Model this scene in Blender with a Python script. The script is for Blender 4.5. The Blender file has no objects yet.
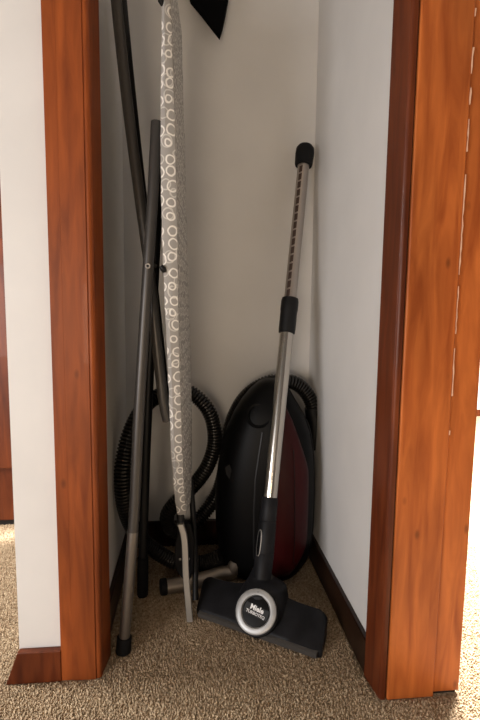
import bpy, bmesh, math, random
from mathutils import Vector, Matrix, noise
random.seed(4)
C = bpy.context.scene.collection
S = bpy.context.scene

# ------------------------------------------------------------------ camera
FPX, YAW, PIT, ROLL, H = 490.0, math.radians(5.9), math.radians(6.4), math.radians(0.7), 0.75
Fv = Vector((math.sin(YAW)*math.cos(PIT), math.cos(YAW)*math.cos(PIT), -math.sin(PIT)))
R0 = Vector((math.cos(YAW), -math.sin(YAW), 0)); U0 = R0.cross(Fv)
Uv = U0*math.cos(ROLL) - R0*math.sin(ROLL)
Rv = R0*math.cos(ROLL) + U0*math.sin(ROLL)
CAM = Vector((0, 0, H))
cd = bpy.data.cameras.new('camera'); cam = bpy.data.objects.new('camera', cd); C.objects.link(cam)
m = Matrix((Rv, Uv, -Fv)).transposed().to_4x4(); m.translation = CAM
cam.matrix_world = m
cd.sensor_fit = 'VERTICAL'; cd.sensor_height = 36; cd.lens = 36*FPX/720; cd.clip_start = 0.01
S.camera = cam

def at(x, y, v, ax=1):
    """point of the place seen at a pixel, on the plane Y = v (or X / Z = v)"""
    d = Fv*FPX + Rv*(x-240) - Uv*(y-360)
    return CAM + d*((v-CAM[ax])/d[ax])

# ------------------------------------------------------------------ world, lamps, exposure
w = bpy.data.worlds.new('world'); S.world = w; w.use_nodes = True
w.node_tree.nodes['Background'].inputs[0].default_value = (1.0, 0.86, 0.74, 1)
w.node_tree.nodes['Background'].inputs[1].default_value = 0.13

def area(name, loc, target, size, sizey, power, col=(1, 1, 1)):
    l = bpy.data.lights.new(name, 'AREA'); l.shape = 'RECTANGLE'; l.size = size; l.size_y = sizey
    l.energy = power; l.color = col
    o = bpy.data.objects.new(name, l); C.objects.link(o); o.location = loc
    o.rotation_euler = (Vector(target)-Vector(loc)).to_track_quat('-Z', 'Y').to_euler()
    return o
area('window_daylight_left', (-1.5, -0.55, 0.68), (0.2, 1.05, 0.45), 0.8, 0.7, 31, (1.0, 0.965, 0.965))
area('hall_fill_light', (-0.42, -1.35, 0.62), (0.1, 1.4, 0.65), 0.5, 0.5, 13, (1.0, 0.80, 0.60))  # added warm frontal fill for the back wall, no known lamp
area('passage_fill_left', (-1.5, 1.25, 1.2), (-0.45, 1.15, 0), 0.5, 0.5, 44, (1.0, 0.98, 0.94))  # added fill to brighten the left carpet, source unseen
area('window_daylight_right', (1.15, 1.95, 1.6), (.85, 1.6, 0), 0.7, 0.7, 420, (1.0, 0.98, 0.94))
S.view_settings.view_transform = 'Standard'; S.view_settings.look = 'None'
S.view_settings.gamma = 1; S.view_settings.use_curve_mapping = False
S.view_settings.exposure = -0.08

# ------------------------------------------------------------------ materials
def mat(name, col, rough=0.5, metal=0.0, coat=0.0, spec=0.5):
    M = bpy.data.materials.new(name); M.use_nodes = True
    b = M.node_tree.nodes['Principled BSDF']
    b.inputs['Base Color'].default_value = (*col, 1); b.inputs['Roughness'].default_value = rough
    b.inputs['Metallic'].default_value = metal; b.inputs['Coat Weight'].default_value = coat
    b.inputs['Specular IOR Level'].default_value = spec
    return M
def nd(M, t, **kw):
    n = M.node_tree.nodes.new(t)
    for k, v in kw.items(): setattr(n, k, v)
    return n
def lk(M, a, b): M.node_tree.links.new(a, b)
def BS(M): return M.node_tree.nodes['Principled BSDF']
def noisy(M, c1, c2, scale, stretch=(1, 1, 1), detail=6, lo=.35, hi=.65, bump=0.0, bscale=None, bdist=.001, dist=0.0):
    tc = nd(M, 'ShaderNodeTexCoord'); mp = nd(M, 'ShaderNodeMapping'); mp.inputs['Scale'].default_value = stretch
    nz = nd(M, 'ShaderNodeTexNoise'); nz.inputs['Scale'].default_value = scale; nz.inputs['Detail'].default_value = detail
    nz.inputs['Distortion'].default_value = dist
    cr = nd(M, 'ShaderNodeValToRGB'); cr.color_ramp.elements[0].position = lo; cr.color_ramp.elements[1].position = hi
    cr.color_ramp.elements[0].color = (*c1, 1); cr.color_ramp.elements[1].color = (*c2, 1)
    lk(M, tc.outputs['Object'], mp.inputs[0]); lk(M, mp.outputs[0], nz.inputs[0]); lk(M, nz.outputs[0], cr.inputs[0])
    lk(M, cr.outputs[0], BS(M).inputs['Base Color'])
    if bump:
        n2 = nd(M, 'ShaderNodeTexNoise'); n2.inputs['Scale'].default_value = bscale or scale; n2.inputs['Detail'].default_value = 4
        lk(M, mp.outputs[0], n2.inputs[0])
        bp = nd(M, 'ShaderNodeBump'); bp.inputs['Strength'].default_value = bump; bp.inputs['Distance'].default_value = bdist
        lk(M, n2.outputs[0], bp.inputs['Height']); lk(M, bp.outputs[0], BS(M).inputs['Normal'])
    return M

M_wall = noisy(mat('wall_paint', (.7, .68, .64), .6, spec=.25), (.70, .69, .675), (.735, .725, .71), 6, bump=.15, bscale=90, bdist=.0006)
M_ceil = mat('ceiling_paint', (.62, .60, .56), .8)
def wood(name, a, b, coat=.35, rough=.34):
    M = noisy(mat(name, a, rough, coat=coat, spec=.22), a, b, 9, (5, 5, .55), 8, .3, .72, bump=.12, bscale=22, bdist=.0008, dist=.8)
    # a few knots and scuffs
    tc = nd(M, 'ShaderNodeTexCoord'); v = nd(M, 'ShaderNodeTexVoronoi'); v.inputs['Scale'].default_value = 11
    mp = nd(M, 'ShaderNodeMapping'); mp.inputs['Scale'].default_value = (1.6, 1.6, .8)
    lk(M, tc.outputs['Object'], mp.inputs[0]); lk(M, mp.outputs[0], v.inputs[0])
    r = nd(M, 'ShaderNodeMapRange'); r.inputs[1].default_value = .035; r.inputs[2].default_value = .11
    r.inputs[3].default_value = .55; r.inputs[4].default_value = 0
    lk(M, v.outputs['Distance'], r.inputs[0])
    mx = nd(M, 'ShaderNodeMix'); mx.data_type = 'RGBA'
    old = BS(M).inputs['Base Color'].links[0].from_socket
    lk(M, r.outputs[0], mx.inputs[0]); lk(M, old, mx.inputs[6]); mx.inputs[7].default_value = (.07, .018, .006, 1)
    n3 = nd(M, 'ShaderNodeTexNoise'); n3.inputs['Scale'].default_value = 3.2; n3.inputs['Detail'].default_value = 3
    m3 = nd(M, 'ShaderNodeMapping'); m3.inputs['Scale'].default_value = (3.5, 3.5, .9); m3.inputs['Location'].default_value = (.3, 0, .55)
    lk(M, tc.outputs['Object'], m3.inputs[0]); lk(M, m3.outputs[0], n3.inputs[0])
    r3 = nd(M, 'ShaderNodeMapRange'); r3.inputs[1].default_value = .35; r3.inputs[2].default_value = .62; r3.inputs[3].default_value = .78; r3.inputs[4].default_value = 1.06
    lk(M, n3.outputs[0], r3.inputs[0])
    ml = nd(M, 'ShaderNodeVectorMath', operation='SCALE'); lk(M, mx.outputs[2], ml.inputs[0]); lk(M, r3.outputs[0], ml.inputs['Scale'])
    lk(M, ml.outputs[0], BS(M).inputs['Base Color'])
    return M
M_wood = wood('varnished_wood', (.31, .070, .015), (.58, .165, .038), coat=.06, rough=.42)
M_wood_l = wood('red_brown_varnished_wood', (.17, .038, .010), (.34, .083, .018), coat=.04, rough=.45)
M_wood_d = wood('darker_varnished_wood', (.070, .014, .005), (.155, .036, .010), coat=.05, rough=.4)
M_bb = wood('dark_stained_baseboard', (.012, .005, .003), (.028, .010, .005), coat=.15)
M_gap = mat('dark_gap', (.01, .006, .004), .8)
M_carpet = noisy(mat('carpet', (.4, .34, .26), .95, spec=.1), (.20, .14, .085), (.52, .41, .28), 150, detail=4, lo=.32, hi=.68, bump=1, bscale=330, bdist=.006)
M_tube = mat('brushed_steel', (.60, .57, .52), .21, 1.0)
M_leg = mat('grey_metal', (.20, .185, .17), .38, .75)
M_legd = mat('dark_metal', (.070, .065, .060), .4, .45)
M_tubem = mat('dull_steel', (.36, .31, .26), .42, .85)
M_leg2 = mat('pale_grey_metal', (.36, .34, .31), .45, .5)
M_black = mat('black_plastic', (.005, .005, .0055), .45, spec=.3)
M_hose = mat('black_hose_plastic', (.011, .010, .0095), .26)
M_gloss = mat('satin_black_plastic', (.002, .002, .0022), .45, spec=.12)
M_rub = mat('black_rubber', (.006, .006, .0065), .7, spec=.2)
M_dgrey = noisy(mat('dark_grey_plastic', (.05, .05, .055), .5, spec=.15), (.007, .007, .008), (.013, .013, .015), 30)
M_red = mat('dark_red_gloss_plastic', (.032, .0012, .0018), .42, spec=.22)
M_silver = noisy(mat('silver_ring', (.6, .6, .6), .38, .35), (.30, .30, .295), (.42, .42, .41), 25)
M_white = mat('white_print', (.85, .85, .85), .5)
M_cloth = mat('black_fabric', (.004, .004, .0045), .95, spec=.05)
M_notch = mat('notch_shadow_brown', (.045, .022, .014), .6)

# ironing board cover: white rings on grey cloth, laid out in UV metres
M_cover = mat('ring_pattern_cloth', (.3, .28, .26), .8, spec=.2)
def ring_layer(M, uv, scale, off, rad, width, rnd):
    mp = nd(M, 'ShaderNodeMapping'); mp.inputs['Location'].default_value = (off, off*1.7, 0)
    v = nd(M, 'ShaderNodeTexVoronoi', voronoi_dimensions='2D'); v.inputs['Scale'].default_value = scale
    v.inputs['Randomness'].default_value = rnd
    lk(M, uv, mp.inputs[0]); lk(M, mp.outputs[0], v.inputs['Vector'])
    sc = nd(M, 'ShaderNodeSeparateColor'); lk(M, v.outputs['Color'], sc.inputs[0])
    rr = nd(M, 'ShaderNodeMath', operation='MULTIPLY_ADD'); rr.inputs[1].default_value = rad*.55; rr.inputs[2].default_value = rad*.72
    lk(M, sc.outputs[0], rr.inputs[0])
    s = nd(M, 'ShaderNodeMath', operation='SUBTRACT'); lk(M, v.outputs['Distance'], s.inputs[0]); lk(M, rr.outputs[0], s.inputs[1])
    a = nd(M, 'ShaderNodeMath', operation='ABSOLUTE'); lk(M, s.outputs[0], a.inputs[0])
    r = nd(M, 'ShaderNodeMapRange'); r.inputs[1].default_value = width*.55; r.inputs[2].default_value = width
    r.inputs[3].default_value = 1; r.inputs[4].default_value = 0
    lk(M, a.outputs[0], r.inputs[0]); return r.outputs[0]
tc = nd(M_cover, 'ShaderNodeTexCoord')
wob = nd(M_cover, 'ShaderNodeTexNoise'); wob.inputs['Scale'].default_value = 60; lk(M_cover, tc.outputs['UV'], wob.inputs[0])
ad = nd(M_cover, 'ShaderNodeVectorMath', operation='MULTIPLY_ADD'); ad.inputs[1].default_value = (.006, .006, 0)
lk(M_cover, wob.outputs['Color'], ad.inputs[0]); lk(M_cover, tc.outputs['UV'], ad.inputs[2])
la = ring_layer(M_cover, ad.outputs[0], 37, 0.0, .30, .075, .35)
lb = ring_layer(M_cover, ad.outputs[0], 27, .037, .26, .045, .9)
mxx = nd(M_cover, 'ShaderNodeMath', operation='MAXIMUM'); lk(M_cover, la, mxx.inputs[0])
hb = nd(M_cover, 'ShaderNodeMath', operation='MULTIPLY'); hb.inputs[1].default_value = .5; lk(M_cover, lb, hb.inputs[0])
lk(M_cover, hb.outputs[0], mxx.inputs[1])
mixc = nd(M_cover, 'ShaderNodeMix'); mixc.data_type = 'RGBA'
lk(M_cover, mxx.outputs[0], mixc.inputs[0])
mixc.inputs[6].default_value = (.34, .325, .305, 1); mixc.inputs[7].default_value = (.80, .77, .72, 1)
lk(M_cover, mixc.outputs[2], BS(M_cover).inputs['Base Color'])

# ------------------------------------------------------------------ mesh helpers
def obj(name, bm, M, parent=None, smooth=True, bevel=0, seg=2):
    me = bpy.data.meshes.new(name)
    bmesh.ops.recalc_face_normals(bm, faces=bm.faces)
    bm.to_mesh(me); bm.free()
    if smooth:
        for p in me.polygons: p.use_smooth = True
    o = bpy.data.objects.new(name, me); C.objects.link(o); me.materials.append(M)
    if parent:
        o.parent = parent; o.location = -parent.location if parent.type == 'EMPTY' else (0, 0, 0)
        if parent.type != 'EMPTY': o.location = (0, 0, 0)
    if bevel:
        b = o.modifiers.new('bevel', 'BEVEL'); b.width = bevel; b.segments = seg; b.limit_method = 'ANGLE'; b.angle_limit = .6
    if smooth:
        try:
            me.set_sharp_from_angle(angle=math.radians(42))
        except Exception: pass
    return o
def struct(name, bm, M, **k):
    o = obj(name, bm, M, **k); o['kind'] = 'structure'; return o
def thing(name, loc, label, cat):
    o = bpy.data.objects.new(name, None); C.objects.link(o); o.location = loc
    o['label'] = label; o['category'] = cat; o.empty_display_size = .05
    return o
def box(x0, x1, y0, y1, z0, z1, bm=None):
    bm = bm or bmesh.new()
    v = [bm.verts.new((x, y, z)) for z in (z0, z1) for y in (y0, y1) for x in (x0, x1)]
    for f in ((0, 1, 3, 2), (4, 6, 7, 5), (0, 4, 5, 1), (2, 3, 7, 6), (0, 2, 6, 4), (1, 5, 7, 3)):
        bm.faces.new([v[i] for i in f])
    return bm
def prism(poly, z0, z1, bm=None):
    """poly: plan outline (x, y)"""
    bm = bm or bmesh.new()
    a = [bm.verts.new((x, y, z0)) for x, y in poly]; b = [bm.verts.new((x, y, z1)) for x, y in poly]
    n = len(poly); bm.faces.new(a[::-1]); bm.faces.new(b)
    for i in range(n): bm.faces.new((a[i], a[(i+1) % n], b[(i+1) % n], b[i]))
    return bm
def loft(rings, bm=None, cap=True):
    bm = bm or bmesh.new()
    R = [[bm.verts.new(p) for p in r] for r in rings]; n = len(R[0])
    for a, b in zip(R, R[1:]):
        for i in range(n): bm.faces.new((a[i], a[(i+1) % n], b[(i+1) % n], b[i]))
    if cap: bm.faces.new(R[0][::-1]); bm.faces.new(R[-1])
    return bm
def catmull(pts, step):
    P = [Vector(p) for p in pts]; P = [P[0]*2-P[1]] + P + [P[-1]*2-P[-2]]; out = []
    for i in range(1, len(P)-2):
        a, b, c, d = P[i-1:i+3]; n = max(2, int((c-b).length/step*1.02))
        for k in range(n):
            t = k/n
            out.append(.5*((2*b)+(c-a)*t+(2*a-5*b+4*c-d)*t*t+(3*b-a-3*c+d)*t**3))
    out.append(P[-2]); return out
def sweep(pts, rad, n=20, bm=None, flat=1.0):
    """tube through pts; rad a number or a list; flat squashes the section"""
    P = [Vector(p) for p in pts]; rings = []
    r = rad if isinstance(rad, (list, tuple)) else [rad]*len(P)
    t = (P[1]-P[0]).normalized(); up = Vector((0, 0, 1)) if abs(t.z) < .9 else Vector((1, 0, 0))
    nrm = (up-t*up.dot(t)).normalized()
    for i, p in enumerate(P):
        t = (P[min(i+1, len(P)-1)]-P[max(i-1, 0)])
        if t.length < 1e-7: t = P[-1]-P[0]
        t.normalize(); nrm = (nrm-t*nrm.dot(t)).normalized(); b = t.cross(nrm)
        rings.append([p+(nrm*math.cos(a)+b*math.sin(a)*flat)*r[i] for a in [2*math.pi*k/n for k in range(n)]])
    return loft(rings, bm)
def lathe(p0, axis, prof, n=32, bm=None):
    """prof: (distance along axis, radius)"""
    ax = Vector(axis).normalized(); p0 = Vector(p0)
    u = ax.orthogonal().normalized(); v = ax.cross(u)
    return loft([[p0+ax*d+(u*math.cos(a)+v*math.sin(a))*r for a in [2*math.pi*k/n for k in range(n)]] for d, r in prof], bm)

# ------------------------------------------------------------------ the setting
XL, XR, YB = -.19, .367, 1.475       # closet inner faces
HC = 2.35
struct('floor', box(-2.2, 2.3, -2.0, 3.3, -.05, 0), M_carpet, smooth=False)
struct('ceiling', box(-2.2, 2.3, -.6, 3.3, HC, HC+.05), M_ceil, smooth=False)
struct('wall_left', box(-.337, XL, .945, YB, 0, HC), M_wall, smooth=False)
struct('wall_right', box(XR, .505, .86, YB, 0, HC), M_wall, smooth=False)
struct('wall_back', box(-.334, .505, YB, YB+.12, 0, HC), M_wall, smooth=False)
struct('wall_far_right', box(.505, 2.3, 3.18, 3.3, 0, HC), M_wall, smooth=False)
struct('baseboard_far_right', box(.505, 2.3, 3.165, 3.18, 0, .045), M_wood_d, smooth=False)
struct('wall_far_left', box(-2.2, -.334, 1.70, 1.80, 0, HC), M_wall, smooth=False)
# door in the wall beyond the left partition
dr = struct('door_1', box(-1.25, -.40, 1.655, 1.695, .018, 2.05), M_wood_d, smooth=False, bevel=.003)
obj('door_panel', box(-1.12, -.52, 1.647, 1.66, .2, .95), M_wood_d, dr, smooth=False, bevel=.004)
struct('trim_5', box(-1.25, -.40, 1.66, 1.70, 0, .018), M_gap, smooth=False)
# closet baseboards
struct('baseboard_right', prism([(XR, .893), (XR-.011, .893), (XR-.011, YB-.001), (XR, YB-.001)], 0, .075), M_bb, smooth=False, bevel=.002)
struct('baseboard_back', box(XL+.011, XR-.011, YB-.011, YB, 0, .082), M_bb, smooth=False, bevel=.002)
struct('baseboard_left', box(XL, XL+.011, .998, YB-.001, 0, .075), M_bb, smooth=False, bevel=.002)

def arc(cx, cy, r, a0, a1, n=6):
    return [(cx+r*math.cos(math.radians(a0+(a1-a0)*k/n)), cy+r*math.sin(math.radians(a0+(a1-a0)*k/n))) for k in range(n+1)]
# left casing: outer strip, then jamb board with a bead and rounded arris
a0 = -.254
struct('trim_1', box(a0, -.2312, .9315, .944, 0, HC), M_wood_l, smooth=False, bevel=.0006)
poly = [(-.2311, .944), (-.2311, .930)] + [(-.187, .930), (-.1855, .9325), (-.1845, .9325)] + arc(-.1835, .9405, .0085, -85, -10, 6) + [(-.1745, .955), (-.168, .997), (-.19, .997), (-.19, .944)]
struct('trim_2', prism(poly, 0, HC), M_wood_l)
# little plinth board at the foot of the left partition, its free end cut on a slant
bm = bmesh.new()
q = [(-.360, 0), (a0, 0), (a0, .066), (-.336, .066)]
A = [bm.verts.new((x, .929, z)) for x, z in q]; B = [bm.verts.new((x, .944, z)) for x, z in q]
bm.faces.new(A); bm.faces.new(B[::-1])
for i in range(4): bm.faces.new((A[i], A[(i+1) % 4], B[(i+1) % 4], B[i]))
struct('baseboard_partition', bm, M_wood_d, smooth=False, bevel=.0015)
# right casing: jamb, groove, wide board, outer strip
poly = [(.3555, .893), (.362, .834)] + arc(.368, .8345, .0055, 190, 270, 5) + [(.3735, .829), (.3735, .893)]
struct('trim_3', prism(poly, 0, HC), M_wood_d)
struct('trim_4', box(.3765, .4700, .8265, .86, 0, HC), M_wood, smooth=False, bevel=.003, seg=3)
struct('trim_6', box(.4705, .524, .832, .86, .006, HC), M_wood, smooth=False, bevel=.002)
struct('trim_7', box(.3735, .3765, .8335, .86, 0, HC), M_gap, smooth=False)
struct('foot_shade_strip', box(.4705, .519, .836, .86, 0, .006), M_gap, smooth=False)  # shadow under the outer strip, put in as a dark filler

# chipped pale paint line down the seam of the right casing
bm = bmesh.new(); random.seed(9); z = .52; L = []
while z < 1.42:
    w_ = random.choice([.0003, .0006, .0009, .0013]) if random.random() > .18 else 0
    L.append((z, w_, random.uniform(-.0007, .0007))); z += random.uniform(.006, .016)
for (z0_, w0, o0), (z1_, w1, o1) in zip(L, L[1:]):
    if w0 == 0 or w1 == 0: continue
    x0_, x1_ = .4702+o0, .4702+o1; yy = .8262
    f_ = [bm.verts.new(p) for p in ((x0_-w0, yy, z0_), (x0_+w0, yy, z0_), (x1_+w1, yy, z1_), (x1_-w1, yy, z1_))]
    g_ = [bm.verts.new((v.co.x, yy+.002, v.co.z)) for v in f_]
    bm.faces.new(f_)
    for i in range(4): bm.faces.new((f_[i], g_[i], g_[(i+1) % 4], f_[(i+1) % 4]))
obj('chipped_paint', bm, mat('pale_filler', (.80, .52, .36), .6), bpy.data.objects['trim_4'], smooth=False)

# ------------------------------------------------------------------ carpet pile
def pile():
    vs, fs = [], []
    def clear(x, y):
        if y > .822 and x > .352 and y < YB+.2 and x < .525: return False
        if y > .925 and x > -.365 and x < -.163 and (y < 1.0 or x < -.176): return False
        if y > YB-.012 and -.36 < x < .52: return False
        return True
    st = .0042
    for iy in range(int((1.66-.70)/st)):
        y = .70+iy*st
        for ix in range(int(1.75/st)):
            x = -.85+ix*st+random.uniform(-.002, .002); yy = y+random.uniform(-.002, .002)
            if abs(x) > .12+.56*yy: continue
            if yy > YB and -.4 < x: continue
            if not clear(x, yy): continue
            h = random.uniform(.0015, .0048); r = random.uniform(.0016, .0026); a = random.random()*6.28
            dx, dy = random.uniform(-.0016, .0016), random.uniform(-.0016, .0016)
            b = len(vs)
            for k in range(4):
                vs.append((x+r*math.cos(a+k*1.57), yy+r*math.sin(a+k*1.57), 0))
            for k in range(4):
                vs.append((x+dx+r*.75*math.cos(a+.5+k*1.57), yy+dy+r*.75*math.sin(a+.5+k*1.57), h))
            fs.append((b+4, b+5, b+6, b+7))
            for k in range(4): fs.append((b+k, b+(k+1) % 4, b+4+(k+1) % 4, b+4+k))
    me = bpy.data.meshes.new('carpet_pile'); me.from_pydata(vs, [], fs)
    for p in me.polygons: p.use_smooth = True
    o = bpy.data.objects.new('carpet_pile', me); C.objects.link(o)
    M = noisy(mat('carpet_pile', (.4, .34, .26), .95, spec=.1), (.21, .135, .075), (.57, .445, .305), 150, detail=4, lo=.3, hi=.7)
    me.materials.append(M)
    o.parent = bpy.data.objects['floor']; o['kind'] = 'stuff'; o['label'] = 'beige looped carpet pile'
pile()

# ------------------------------------------------------------------ vacuum canister with its hose
vac = thing('vacuum_cleaner', (.22, 1.31, 0), 'black and dark red canister vacuum cleaner standing upright with its ribbed hose looped beside it', 'vacuum cleaner')
def sup(cx, cy, hx, hy, z, n=40, e=2.6, rot=0):
    out = []
    for k in range(n):
        a = 2*math.pi*k/n; c, s = math.cos(a), math.sin(a)
        x = hx*math.copysign(abs(c)**(2/e), c); y = hy*math.copysign(abs(s)**(2/e), s)
        out.append(Vector((cx+x*math.cos(rot)-y*math.sin(rot), cy+x*math.sin(rot)+y*math.cos(rot), z)))
    return out
rot = math.radians(-8)
# (z, left x, right x, half depth)
prof = [(.004, .120, .305, .085), (.02, .100, .318, .098), (.06, .084, .340, .105), (.14, .074, .349, .108), (.22, .072, .350, .108),
        (.30, .078, .348, .106), (.36, .088, .343, .100), (.41, .102, .333, .094), (.455, .122, .316, .085), (.49, .142, .294, .074),
        (.52, .166, .276, .060), (.54, .188, .258, .042), (.548, .206, .240, .022)]
rings = []
for z, xl, xr, hd in prof:
    rings.append(sup((xl+xr)/2, 1.325, (xr-xl)/2, hd, z, rot=rot))
obj('body', loft(rings), M_gloss, vac)
# red lid: a bulged shell on the right of the front
def shell_front(z, s):
    """front surface of the body at height z, s in 0..1 left to right"""
    for (z0, l0, r0, d0), (z1, l1, r1, d1) in zip(prof, prof[1:]):
        if z <= z1: break
    t = min(1, max(0, (z-z0)/(z1-z0))); l = l0+(l1-l0)*t; r = r0+(r1-r0)*t; d = d0+(d1-d0)*t
    hx = (r-l)/2; u = -1+2*s; y = -d*max(0, 1-abs(u)**2.6)**(1/2.6); x = u*hx
    return Vector(((l+r)/2+x*math.cos(rot)-y*math.sin(rot), 1.325+x*math.sin(rot)+y*math.cos(rot), z))
def skin(zlist, s0, s1, off, n=14):
    g = []
    for z in zlist:
        a, b = s0(z), s1(z); row = []
        for k in range(n+1):
            t = k/n; e = math.sin(math.pi*t)**.35 if 0 < t < 1 else 0
            p = shell_front(z, a+(b-a)*t); nr = Vector((p.x-.205, p.y-1.36, 0)).normalized()
            row.append(p+nr*(off*e-.003))
        g.append(row)
    return g
zs = [.035+i*.0175 for i in range(27)]
def sl(z): return .51+max(0, (z-.40))*1.2 + max(0, .08-z)*1.5
def sr(z): return .93-max(0, (z-.32))*.95 - max(0, .10-z)*1.8
g = skin(zs, sl, sr, .016)
bm = bmesh.new(); V = [[bm.verts.new(p) for p in r] for r in g]
for a, b in zip(V, V[1:]):
    for i in range(len(a)-1): bm.faces.new((a[i], a[i+1], b[i+1], b[i]))
lid = obj('red_lid', bm, M_red, vac); lid['label'] = 'dark red glossy lid'
sm = lid.modifiers.new('solid', 'SOLIDIFY'); sm.thickness = .004; sm.offset = -1
# seam line and small badge
pts = [shell_front(z, sl(z)+.26-.1*(z-.1))+Vector((.004, -.0145, 0)) for z in [.06+.02*i for i in range(17)]]
obj('lid_seam', sweep(pts, .0009, 6), M_black, lid)
# bumper strip along the right side
pts = [shell_front(z, .985)+Vector((-.006, .014, 0)) for z in [.02+.03*i for i in range(15)]]
obj('bumper', sweep(catmull(pts, .01), .013, 14, flat=1), M_gloss, vac)
# front ridge and top recess ring
pts = [shell_front(z, .40+.25*max(0, z-.3))+Vector((0, .0028, 0)) for z in [.08+.02*i for i in range(18)]]
obj('ridge', sweep(pts, .004, 8), M_black, vac)
c = shell_front(.46, .36)
obj('carry_recess', lathe(c+Vector((0, .010, 0)), (-.15, -1, .35), [(0, .001), (.002, .030), (.007, .034), (.010, .031), (.009, .027), (.002, .023), (.001, .001)], 28), M_gloss, vac)
bm = bmesh.new(); pc = at(227, 476, 1.22)
cc = shell_front(pc.z, .10)
dpts = [Vector((-.010, 0, .012)), Vector((.002, 0, .020)), Vector((.011, 0, -.004)), Vector((.004, 0, -.022)), Vector((-.006, 0, -.008))]
A = [bm.verts.new(cc+d+Vector((.006, -.012, 0))) for d in dpts]; B = [bm.verts.new(cc+d+Vector((.006, .0, 0))) for d in dpts]
bm.faces.new(A); bm.faces.new(B[::-1])
for i in range(5): bm.faces.new((A[i], A[(i+1) % 5], B[(i+1) % 5], B[i]))
o = obj('reflector_badge', bm, M_dgrey, vac, smooth=False); o['label'] = 'small grey angular badge'
for sx in (-1, 1):
    obj('wheel', lathe((.20+sx*.075, 1.40, .032), (1, 0, 0), [(-.012, .002), (-.012, .026), (-.008, .031), (.008, .031), (.012, .026), (.012, .002)], 24), M_rub, vac)

def ribbed(path, R, pitch=.0085, n=18, bm=None):
    P = catmull(path, pitch/4); P2 = [P[0]]; acc = 0
    st = pitch/4
    for a, b in zip(P, P[1:]):     # even spacing
        L = (b-a).length
        while acc+L >= st:
            t = (st-acc)/L; a = a+(b-a)*t; P2.append(a.copy()); L = (b-a).length; acc = 0
        acc += L
    rr = [R*(1.0, .97, .76, .97)[i % 4] for i in range(len(P2))]
    return sweep(P2, rr, n, bm)
hose = [at(313, 446, 1.387), at(314.5, 425, 1.385), at(312, 404, 1.38), at(302, 388, 1.375), at(287, 381, 1.37), at(264, 384, 1.37), at(243, 400, 1.39), at(230, 428, 1.415),
        at(226, 460, 1.43), at(218, 492, 1.43), at(200, 518, 1.42), at(184, 531, 1.40), at(171, 529, 1.385), at(167, 516, 1.375), at(176, 502, 1.365),
        at(192, 487, 1.355), at(207, 467, 1.35), at(214.5, 443, 1.35), at(212, 419, 1.35), at(202, 402, 1.355), at(186, 391, 1.36),
        at(168, 393, 1.335), at(149, 402, 1.29), at(134, 424, 1.24), at(125, 452, 1.21), at(122.5, 480, 1.20), at(126, 510, 1.215), at(137, 534, 1.26), at(153, 549, 1.29),
        at(176, 562, 1.30), at(203, 563, 1.29), at(222, 556, 1.27)]
obj('hose', ribbed(hose, .0215), M_hose, vac)
obj('hose_collar', sweep([at(311.5, 407, 1.381), at(314.5, 418, 1.384), at(315, 432, 1.386), at(312, 448, 1.388)], [.0215, .0250, .0255, .022], 20), M_black, vac)
# handle end of the hose, lying on the carpet
hp = catmull([at(236, 560, 1.262), (at(232, 572, 1.262)), at(222, 573, .026, 2), at(208, 578, .0215, 2), at(188, 583, .0215, 2), at(164, 587, .0215, 2)], .008)
hd = obj('handle_tube', sweep(hp, .0192, 22), M_tubem, vac); hd['label'] = 'short steel handle tube at the end of the hose'
obj('tube_cap', lathe(hp[-1]+Vector((-.004, 0, 0)), hp[-8]-hp[-1], [(-.006, .0180), (-.004, .0208), (.009, .0212), (.011, .0200)], 24), M_rub, hd)

# ------------------------------------------------------------------ wand with turbo floor head
WB = at(262, 578, 1.09); WT = at(305.5, 146, 1.415)
wl = (WT-WB).length; wd = (WT-WB)/wl
def on(y):      # distance along the wand where it crosses image row y
    lo, hi = 0, wl
    for _ in range(40):
        mid = (lo+hi)/2; p = WB+wd*mid-CAM
        yy = 360-FPX*p.dot(Uv)/p.dot(Fv)
        if yy > y: lo = mid
        else: hi = mid
    return lo
wand = thing('vacuum_wand', (WB.x, WB.y, 0), 'telescopic steel vacuum wand with turbo floor head leaning into the right back corner', 'vacuum wand')
def seg(name, y0, y1, prof, M, par=wand, n=36):
    a, b = on(y0), on(y1)
    return obj(name, lathe(WB+wd*a, wd, [((b-a)*t, r) for t, r in prof], n), M, par)
seg('lower_tube', 500, 325, [(0, .0175), (1, .0175)], M_tube)
up = seg('upper_tube', 325, 160, [(0, .0162), (1, .0162)], mat('satin_steel', (.43, .385, .35), .33, .95))
seg('sliding_sleeve', 333.5, 298, [(0, .0185), (.02, .0215), (.12, .0222), (.6, .0222), (.66, .0232), (.9, .0230), (.98, .0215), (1, .016)], M_black)
seg('tube_cap', 166, 143, [(0, .018), (.03, .0235), (.12, .0250), (.6, .0262), (.85, .0250), (.96, .0205), (1, .013)], M_rub)
sk = seg('elbow_socket', 578, 497, [(0, .0225), (.30, .0228), (.305, .0221), (.32, .0228), (.68, .0212), (.70, .0195), (.72, .0208), (.97, .0198), (1, .0178)], M_dgrey)
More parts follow.
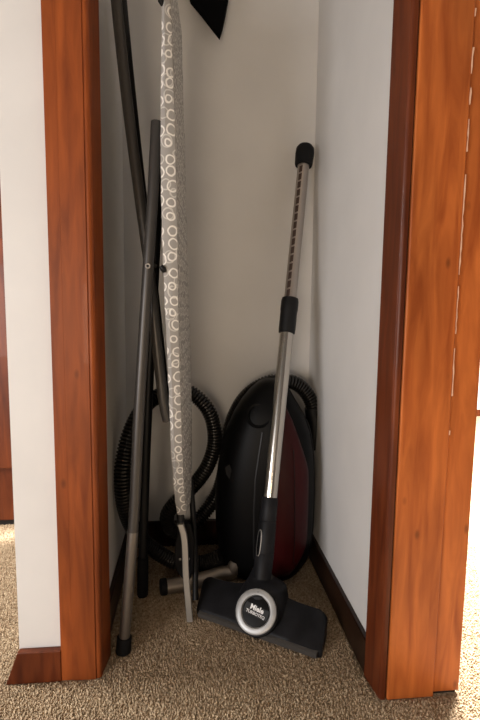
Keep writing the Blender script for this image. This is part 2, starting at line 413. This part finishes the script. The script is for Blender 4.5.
# length stops: a row of little notches up the inner tube
side = (CAM-(WB+wd*.8)); side = (side-wd*side.dot(wd)).normalized(); tang = wd.cross(side)
nt = (side*math.cos(.42)+tang*math.sin(.42)*(-1 if tang.x > 0 else 1)).normalized(); nb = wd.cross(nt)
bm = bmesh.new(); a, b = on(299), on(168); N = 16
for k in range(N):
    s = a+(b-a)*(k+.5)/N; p = WB+wd*s
    L = (b-a)/N*.39
    cor = []
    for (u, v) in ((-1, -1), (1, -1), (1, 1), (-1, 1)):
        cor.append(p+wd*(L*v+u*.0012)+nb*(.0044*u))
    base = [c_+nt*.0135 for c_ in cor]; top = [c_+nt*(.0164) for c_ in cor]
    A = [bm.verts.new(q_) for q_ in base]; B = [bm.verts.new(q_) for q_ in top]
    bm.faces.new(A[::-1]); bm.faces.new(B)
    for i in range(4): bm.faces.new((A[i], A[(i+1) % 4], B[(i+1) % 4], B[i]))
obj('length_stops', bm, M_notch, up, smooth=False)
# release slot on the socket
p = at(260, 545, 1.075); s_ = (p-WB).dot(wd); ax = WB+wd*s_
nr = (side*math.cos(.75)-tang*math.sin(.75)*(1 if tang.x > 0 else -1)).normalized(); tb = wd.cross(nr)
def slot(rx, rl, d0, d1, bm=None):
    ring = lambda d, k: [ax+nr*d+tb*(rx*k*math.cos(a))+wd*(rl*math.copysign(abs(math.sin(a))**.6, math.sin(a))*k) for a in [2*math.pi*i/24 for i in range(24)]]
    return loft([ring(d0, 1), ring(d1, 1), ring(d1+.0005, .8)], bm)
sk2 = obj('release_slot', slot(.0068, .031, .015, .0226), M_leg2, sk)
obj('release_slot_recess', slot(.0050, .029, .015, .0236), M_gloss, sk)

# floor head
FLp, FRp = Vector((.016, 1.112, 0)), Vector((.279, .940, 0))
BLp, BRp = at(205, 580, .040, 2), at(328, 617, .040, 2)
BLp.z = BRp.z = 0
hprof = [(.0, .004), (-.012, .006), (-.02, .012), (-.012, .021), (.04, .0255), (.2, .034), (.45, .046), (.7, .056), (.88, .060), (.97, .055), (1, .045), (1, .006), (.9, .004)]
rings = []
NS = 34
for i in range(NS+1):
    t = i/NS; f0 = FLp.lerp(FRp, t); b0 = BLp.lerp(BRp, t)
    e = min(t, 1-t); k = min(1, (e/.055))**.5 if e < .055 else 1
    bul = math.exp(-((t-.5)/.17)**2)
    mid = (f0+b0)/2; rr = []
    for q_, h in hprof:
        p = f0.lerp(b0, q_); p = mid+(p-mid)*(.86+.14*k)
        z = h*(.8+.2*k)
        if q_ > .1 and h > .02: z += bul*.024*min(1, (q_-.1)*2)
        rr.append(Vector((p.x, p.y, z)))
    off = (f0-mid)*0
    rings.append(rr)
head = obj('floor_head', loft(rings), M_dgrey, wand); head['label'] = 'dark grey turbo floor head with round badge'
# lip strip along the front, wheels of the brush underneath hidden
lip = []
for i in range(NS+1):
    t = .03+.94*i/NS; f0 = FLp.lerp(FRp, t); nn = Vector((-.54, -.84, 0))
    lip.append([f0+nn*.004+Vector((0, 0, .005)), f0+nn*.0075+Vector((0, 0, .007)), f0+nn*.0075+Vector((0, 0, .017)), f0+nn*.003+Vector((0, 0, .020)), f0-nn*.004+Vector((0, 0, .02)), f0-nn*.004+Vector((0, 0, .005))])
obj('front_lip', loft(lip), mat('worn_grey_lip', (.045, .041, .037), .5), head)
# housing carrying the badge, running back and up into the wand
nrmd = Vector((-.33, -.76, .56)).normalized()
D = at(256, 611.5, 1.030)
hpts = [D-nrmd*.004, D-nrmd*.02, D-nrmd*.045+Vector((.003, 0, .006)), D-nrmd*.068+Vector((.006, 0, .018)), WB+Vector((0, .012, -.006)), WB+wd*.03]
hp2 = catmull(hpts, .006)
R_ = []
for i, p in enumerate(hp2):
    t = i/(len(hp2)-1)
    R_.append(.0500+.008*math.sin(min(1, t/.3)*math.pi*.5) if t < .60 else .058-.0365*math.sin(min(1, (t-.60)/.32)*math.pi*.5)**1.3)
obj('badge_housing', sweep(hp2, R_, 40), M_dgrey, head)
# right shoulder between housing and body
# badge: silver ring, black face, lettering
uu = Vector((0, 0, 1)); uy = (uu-nrmd*uu.dot(nrmd)).normalized(); ux = uy.cross(nrmd)
rg = obj('badge_ring', lathe(D, nrmd, [(-.006, .0455), (-.001, .0475), (.003, .0470), (.0048, .0440), (.0040, .0345), (.0005, .0315), (-.004, .031)], 64), M_silver, head); rg['label'] = 'silver ring'
obj('badge_face', lathe(D, nrmd, [(-.006, .033), (.0008, .0325), (.0016, .029), (.0020, .010), (.0020, .0005)], 48), M_gloss, rg)
th = math.radians(-13)
tx = ux*math.cos(th)+uy*math.sin(th); ty = -ux*math.sin(th)+uy*math.cos(th)
Mt = Matrix((tx, ty, nrmd)).transposed().to_4x4()
bm = bmesh.new()
for x0, x1, y0, y1, zz in ((-.028, .030, -.010, .0115, .0030),):
    vv = [bm.verts.new(D+tx*x+ty*y+nrmd*z) for z in (.001, zz) for x, y in ((x0, y0), (x1, y0), (x1, y1), (x0, y1))]
    bm.faces.new(vv[3::-1]); bm.faces.new(vv[4:])
    for i in range(4): bm.faces.new((vv[i], vv[(i+1) % 4], vv[4+(i+1) % 4], vv[4+i]))
obj('name_plate', bm, M_black, rg, smooth=False)
def text(s, size, dx, dy, name, bold=.0):
    cu = bpy.data.curves.new(name, 'FONT'); cu.body = s; cu.size = size; cu.extrude = .0004; cu.align_x = 'CENTER'; cu.offset = bold
    cu.resolution_u = 3
    tmp = bpy.data.objects.new(name, cu); C.objects.link(tmp); bpy.context.view_layer.update()
    me = bpy.data.meshes.new_from_object(tmp.evaluated_get(bpy.context.evaluated_depsgraph_get()))
    bpy.data.objects.remove(tmp)
    M4 = Mt.copy(); M4.translation = D+tx*dx+ty*dy+nrmd*.0034
    me.transform(M4); me.materials.clear(); me.materials.append(M_white)
    o = bpy.data.objects.new(name, me); C.objects.link(o); o.parent = rg
    return o
text('Miele', .0150, .001, .0012, 'lettering', .00045)
text('TURBOTEQ', .0088, .001, -.0080, 'lettering', .0001)
obj('ring_dot', lathe(D+uy*.0400-ux*.001+nrmd*.0035, nrmd, [(0, .0012), (.0012, .0010), (.0015, .0002)], 12), M_black, rg)

# ------------------------------------------------------------------ ironing board, folded and stood on end
ib = thing('ironing_board', (-.03, 1.14, 0), 'folded ironing board in grey cover with white rings, stood on end inside the closet', 'ironing board')
# rows: image y of near edge, near left x, near right x, far right x, near Y, far Y
rows = [(-60, 161, 169, 182, 1.00, 1.32), (0, 161.5, 171, 183, .995, 1.33), (50, 161.5, 173, 184.2, .992, 1.335), (100, 160.5, 174.5, 185.3, .99, 1.34), (150, 160.5, 176, 186.2, .99, 1.34),
        (200, 161, 177, 187.2, .992, 1.34), (250, 162.5, 178, 188.2, .998, 1.34), (300, 164.5, 178.5, 189.3, 1.005, 1.335), (350, 167, 179.5, 190.5, 1.017, 1.325),
        (400, 169, 181, 191.5, 1.035, 1.305), (450, 171, 182.5, 192.3, 1.06, 1.275), (485, 173.5, 184, 192, 1.085, 1.245), (505, 175.5, 185.5, 191.5, 1.105, 1.22), (517, 178, 187, 190.5, 1.125, 1.20)]
def interp(rows, y):
    for a, b in zip(rows, rows[1:]):
        if y <= b[0]:
            t = (y-a[0])/(b[0]-a[0]); return [p+(q_-p)*t for p, q_ in zip(a, b)]
    return list(rows[-1])
bm = bmesh.new(); uvl = bm.loops.layers.uv.new('UVMap'); prev = None
ys = [-60+i*4.05 for i in range(143)]
for yi, y in enumerate(ys):
    _, nl, nr_, fr, Yn, Yf = interp(rows, min(517, y))
    NL = at(nl, y, Yn); NR = at(nr_, y, Yn+.012); z = NL.z; NR.z = z
    f1 = at(fr, y, Yf); d = CAM-f1
    FR = Vector((f1.x, Yf, z)); 
    # far edge at the same height, x kept on its sight line at that height
    FRx = (fr-189.6+ (z-H)*0)/FPX*Yf
    thick = NR.x-NL.x
    FL = Vector((FR.x-thick*.9, Yf, z)); 
    ring = []
    # section: rounded near edge, long faces, rounded far edge
    wn = noise.noise(Vector((0, 0, z*38)))*.0016+noise.noise(Vector((3, 0, z*110)))*.0009
    e1 = [(NL+Vector((.0015, .012, 0))), NL+Vector((-wn, .003, 0)), NL.lerp(NR, .3)+Vector((-.2*wn, -.0045, 0)), NL.lerp(NR, .7)+Vector((0, -.006, 0)), NR+Vector((-.001, -.006, 0)), NR+Vector((.0006, .004, 0))]
    A_ = NR+Vector((.0006, .004, 0)); face = [A_.lerp(FR, t) for t in (.2, .4, .6, .8, .97)]
    e2 = [FR+Vector((-.004, .006, 0)), FL+Vector((.004, .006, 0)), FL]
    back = [FL.lerp(e1[0], t) for t in (.33, .66)]
    ring = e1+face+e2+back
    for k in range(6, 11):
        ring[k] = ring[k]+Vector((noise.noise(Vector((k, 1, z*30)))*.0012, 0, 0))
    us = [0]
    for p, q_ in zip(ring, ring[1:]+ring[:1]): us.append(us[-1]+(q_-p).length)
    cur = [bm.verts.new(p) for p in ring]
    if prev:
        n = len(cur)
        for i in range(n):
            fc = bm.faces.new((prev[0][i], prev[0][(i+1) % n], cur[(i+1) % n], cur[i]))
            for lp, uv in zip(fc.loops, ((prev[1][i], prev[2]), (prev[1][i+1], prev[2]), (us[i+1], z), (us[i], z))): lp[uvl].uv = uv
        if yi == len(ys)-1: bm.faces.new(cur)
    else: bm.faces.new(cur[::-1])
    prev = (cur, us, z)
cov = obj('cover', bm, M_cover, ib); cov['label'] = 'grey cover with white ring pattern'
z0 = prev[2]
# near legs (left hand pair, paler lower down) and their rear partners
def leg(name, path, r, M, par=ib, flat=1):
    return obj(name, sweep(catmull(path, .02), r, 20, flat=flat), M, par)
L1 = [at(156.5, 122, 1.045), at(152.5, 200, 1.03), at(148.2, 266, 1.02), at(143, 345, 1.015), at(138.5, 420, 1.01), at(135, 500, 1.005), at(132, 545, 1.0), at(128, 595, 1.0), at(124.3, 638, 1.0)]
l1 = leg('leg', L1[:6]+[L1[6]], .0112, M_legd)
low = leg('lower_section', [L1[6]+(L1[5]-L1[6])*.3, L1[6], L1[7], L1[8]], .0116, M_leg, l1); low['label'] = 'paler lower end of the leg'
c0 = L1[-1]; fd = (L1[-1]-L1[-2]).normalized()
k_ = c0.z/abs(fd.z)
obj('foot_cap', lathe(c0-fd*.004, fd, [(0, .0112), (.001, .0155), (k_*.9, .0165), (k_, .0158)], 24), M_rub, l1)
L1b = [at(160, 126, 1.24), at(158, 200, 1.24), at(155, 266, 1.23), at(151, 345, 1.22), at(147.5, 420, 1.22), at(144.5, 500, 1.22), at(143, 560, 1.21)]
l1b = leg('leg', L1b, .0112, M_black)  # rear tube of the same leg, its shade painted in as black
obj('foot_cap', lathe(L1b[-1]+Vector((0, 0, .008)), (-.02, 0, -1), [(0, .0115), (.001, .0138), (L1b[-1].z+.007, .0142)], 24), M_rub, l1b)
L2 = [at(113.5, -50, 1.075), at(116.3, 0, 1.075), at(127, 100, 1.07), at(140, 200, 1.065), at(149, 266, 1.06), at(156, 335, 1.06), at(163.2, 400, 1.06), at(167.5, 420, 1.065)]
leg('leg', L2, .0112, M_legd)
L2b = [at(119.5, -50, 1.22), at(122.3, 0, 1.22), at(132, 100, 1.22), at(143, 200, 1.22), at(151.5, 266, 1.22), at(159, 335, 1.22), at(166.5, 400, 1.22), at(172, 420, 1.21)]
leg('leg', L2b, .0105, M_black)  # rear tube again black for shade, not another material
pv = at(147.8, 266, 1.008)
rv = obj('rivet', lathe(pv+Vector((0, .002, 0)), (0, -1, .05), [(0, .0055), (.002, .0055), (.003, .004), (.0028, .0028), (.0015, .0024), (.001, .0005)], 20), M_leg2, ib)
obj('rivet_core', lathe(pv+Vector((0, .0005, 0)), (0, -1, .05), [(0, .0028), (.0016, .0028), (.0018, .0006)], 14), M_black, rv)
obj('cross_bar', sweep([L1[2]+Vector((0, .0, 0)), L1b[2]], .006, 12), M_black, ib)
# black catch under the near edge of the cover
obj('catch', sweep([at(160.8, 266, .998), at(163.2, 269, .998), at(164.5, 272, 1.0)], [.0045, .006, .004], 10), M_black, ib)
obj('end_plug', sweep([at(160, -6, .996), at(161, 1, .996), at(162.5, 6, .999)], [.004, .006, .003], 10), M_black, ib)
# stand below the nose: flat pale bar, dark bar, dark plate
bar = [at(180.5, 524, 1.12), at(184.5, 540, 1.115), at(186, 575, 1.105), at(188.5, 605, 1.095), at(190, 621, 1.092)]
P = catmull(bar, .01); rings = []
for p in P:
    rings.append([p+Vector(v) for v in ((-.0075, -.002, 0), (-.006, -.0045, 0), (.006, -.0045, 0), (.0075, -.002, 0), (.0075, .006, 0), (-.0075, .006, 0))])
b1 = obj('stand_bar', loft(rings), M_leg2, ib); b1['label'] = 'pale grey flat bar'
obj('stand_bar_dark', sweep(catmull([at(190.5, 480, 1.235), at(193.5, 520, 1.21), at(195, 560, 1.18), at(195.5, 600, 1.14)], .02), .0075, 14), M_black, ib)
pl = at(185, 552, 1.15)
prs = [(-.006, .075), (-.016, .055), (-.024, .02), (-.026, -.015), (-.022, -.045), (-.008, -.07), (.012, -.075), (.02, -.05), (.022, .03), (.014, .07)]
bm = bmesh.new(); A = [bm.verts.new(pl+Vector((x, 0, z))) for x, z in prs]; B = [bm.verts.new(pl+Vector((x, .014, z))) for x, z in prs]
bm.faces.new(A); bm.faces.new(B[::-1])
for i in range(len(prs)): bm.faces.new((A[i], A[(i+1) % len(prs)], B[(i+1) % len(prs)], B[i]))
pt = obj('hinge_plate', bm, M_dgrey, ib, smooth=False, bevel=.003)
for sx in (-.012, .009):
    obj('rivet', lathe(pl+Vector((sx, .001, -.018)), (0, -1, 0), [(0, .003), (.002, .003), (.003, .001)], 12), M_leg2, pt)
obj('nose_bracket', sweep([at(180, 512, 1.14), at(181, 524, 1.135), at(184, 532, 1.13)], [.009, .010, .007], 12), M_black, ib)

# ------------------------------------------------------------------ black cloth thing hanging at the top of the back wall
pts = [at(190, 0, 1.43), at(201, 13, 1.43), at(211, 26, 1.43), at(220, 37.5, 1.43), at(222.5, 30, 1.43), at(225.5, 16, 1.43), at(228.5, 0, 1.43)]
up0 = pts[-1]+Vector((.02, 0, .35)); up1 = pts[0]+Vector((-.10, 0, .35))
out = [Vector((p.x, p.z)) for p in pts]+[Vector((up0.x, up0.z)), Vector((up1.x, up1.z))]
cen = Vector((sum(p.x for p in out)/len(out), sum(p.y for p in out)/len(out)))
rings = []
for dy, k in ((-.012, .90), (-.010, .97), (0, 1.0), (.010, .97), (.012, .9)):
    rings.append([Vector((cen.x+(p.x-cen.x)*k, 1.440+dy, cen.y+(p.y-cen.y)*k)) for p in out])
hb_ = obj('hanging_bag', loft(rings), M_cloth)
hb_['label'] = 'black fabric bag corner pointing down, hanging on the back wall at the top'; hb_['category'] = 'bag'
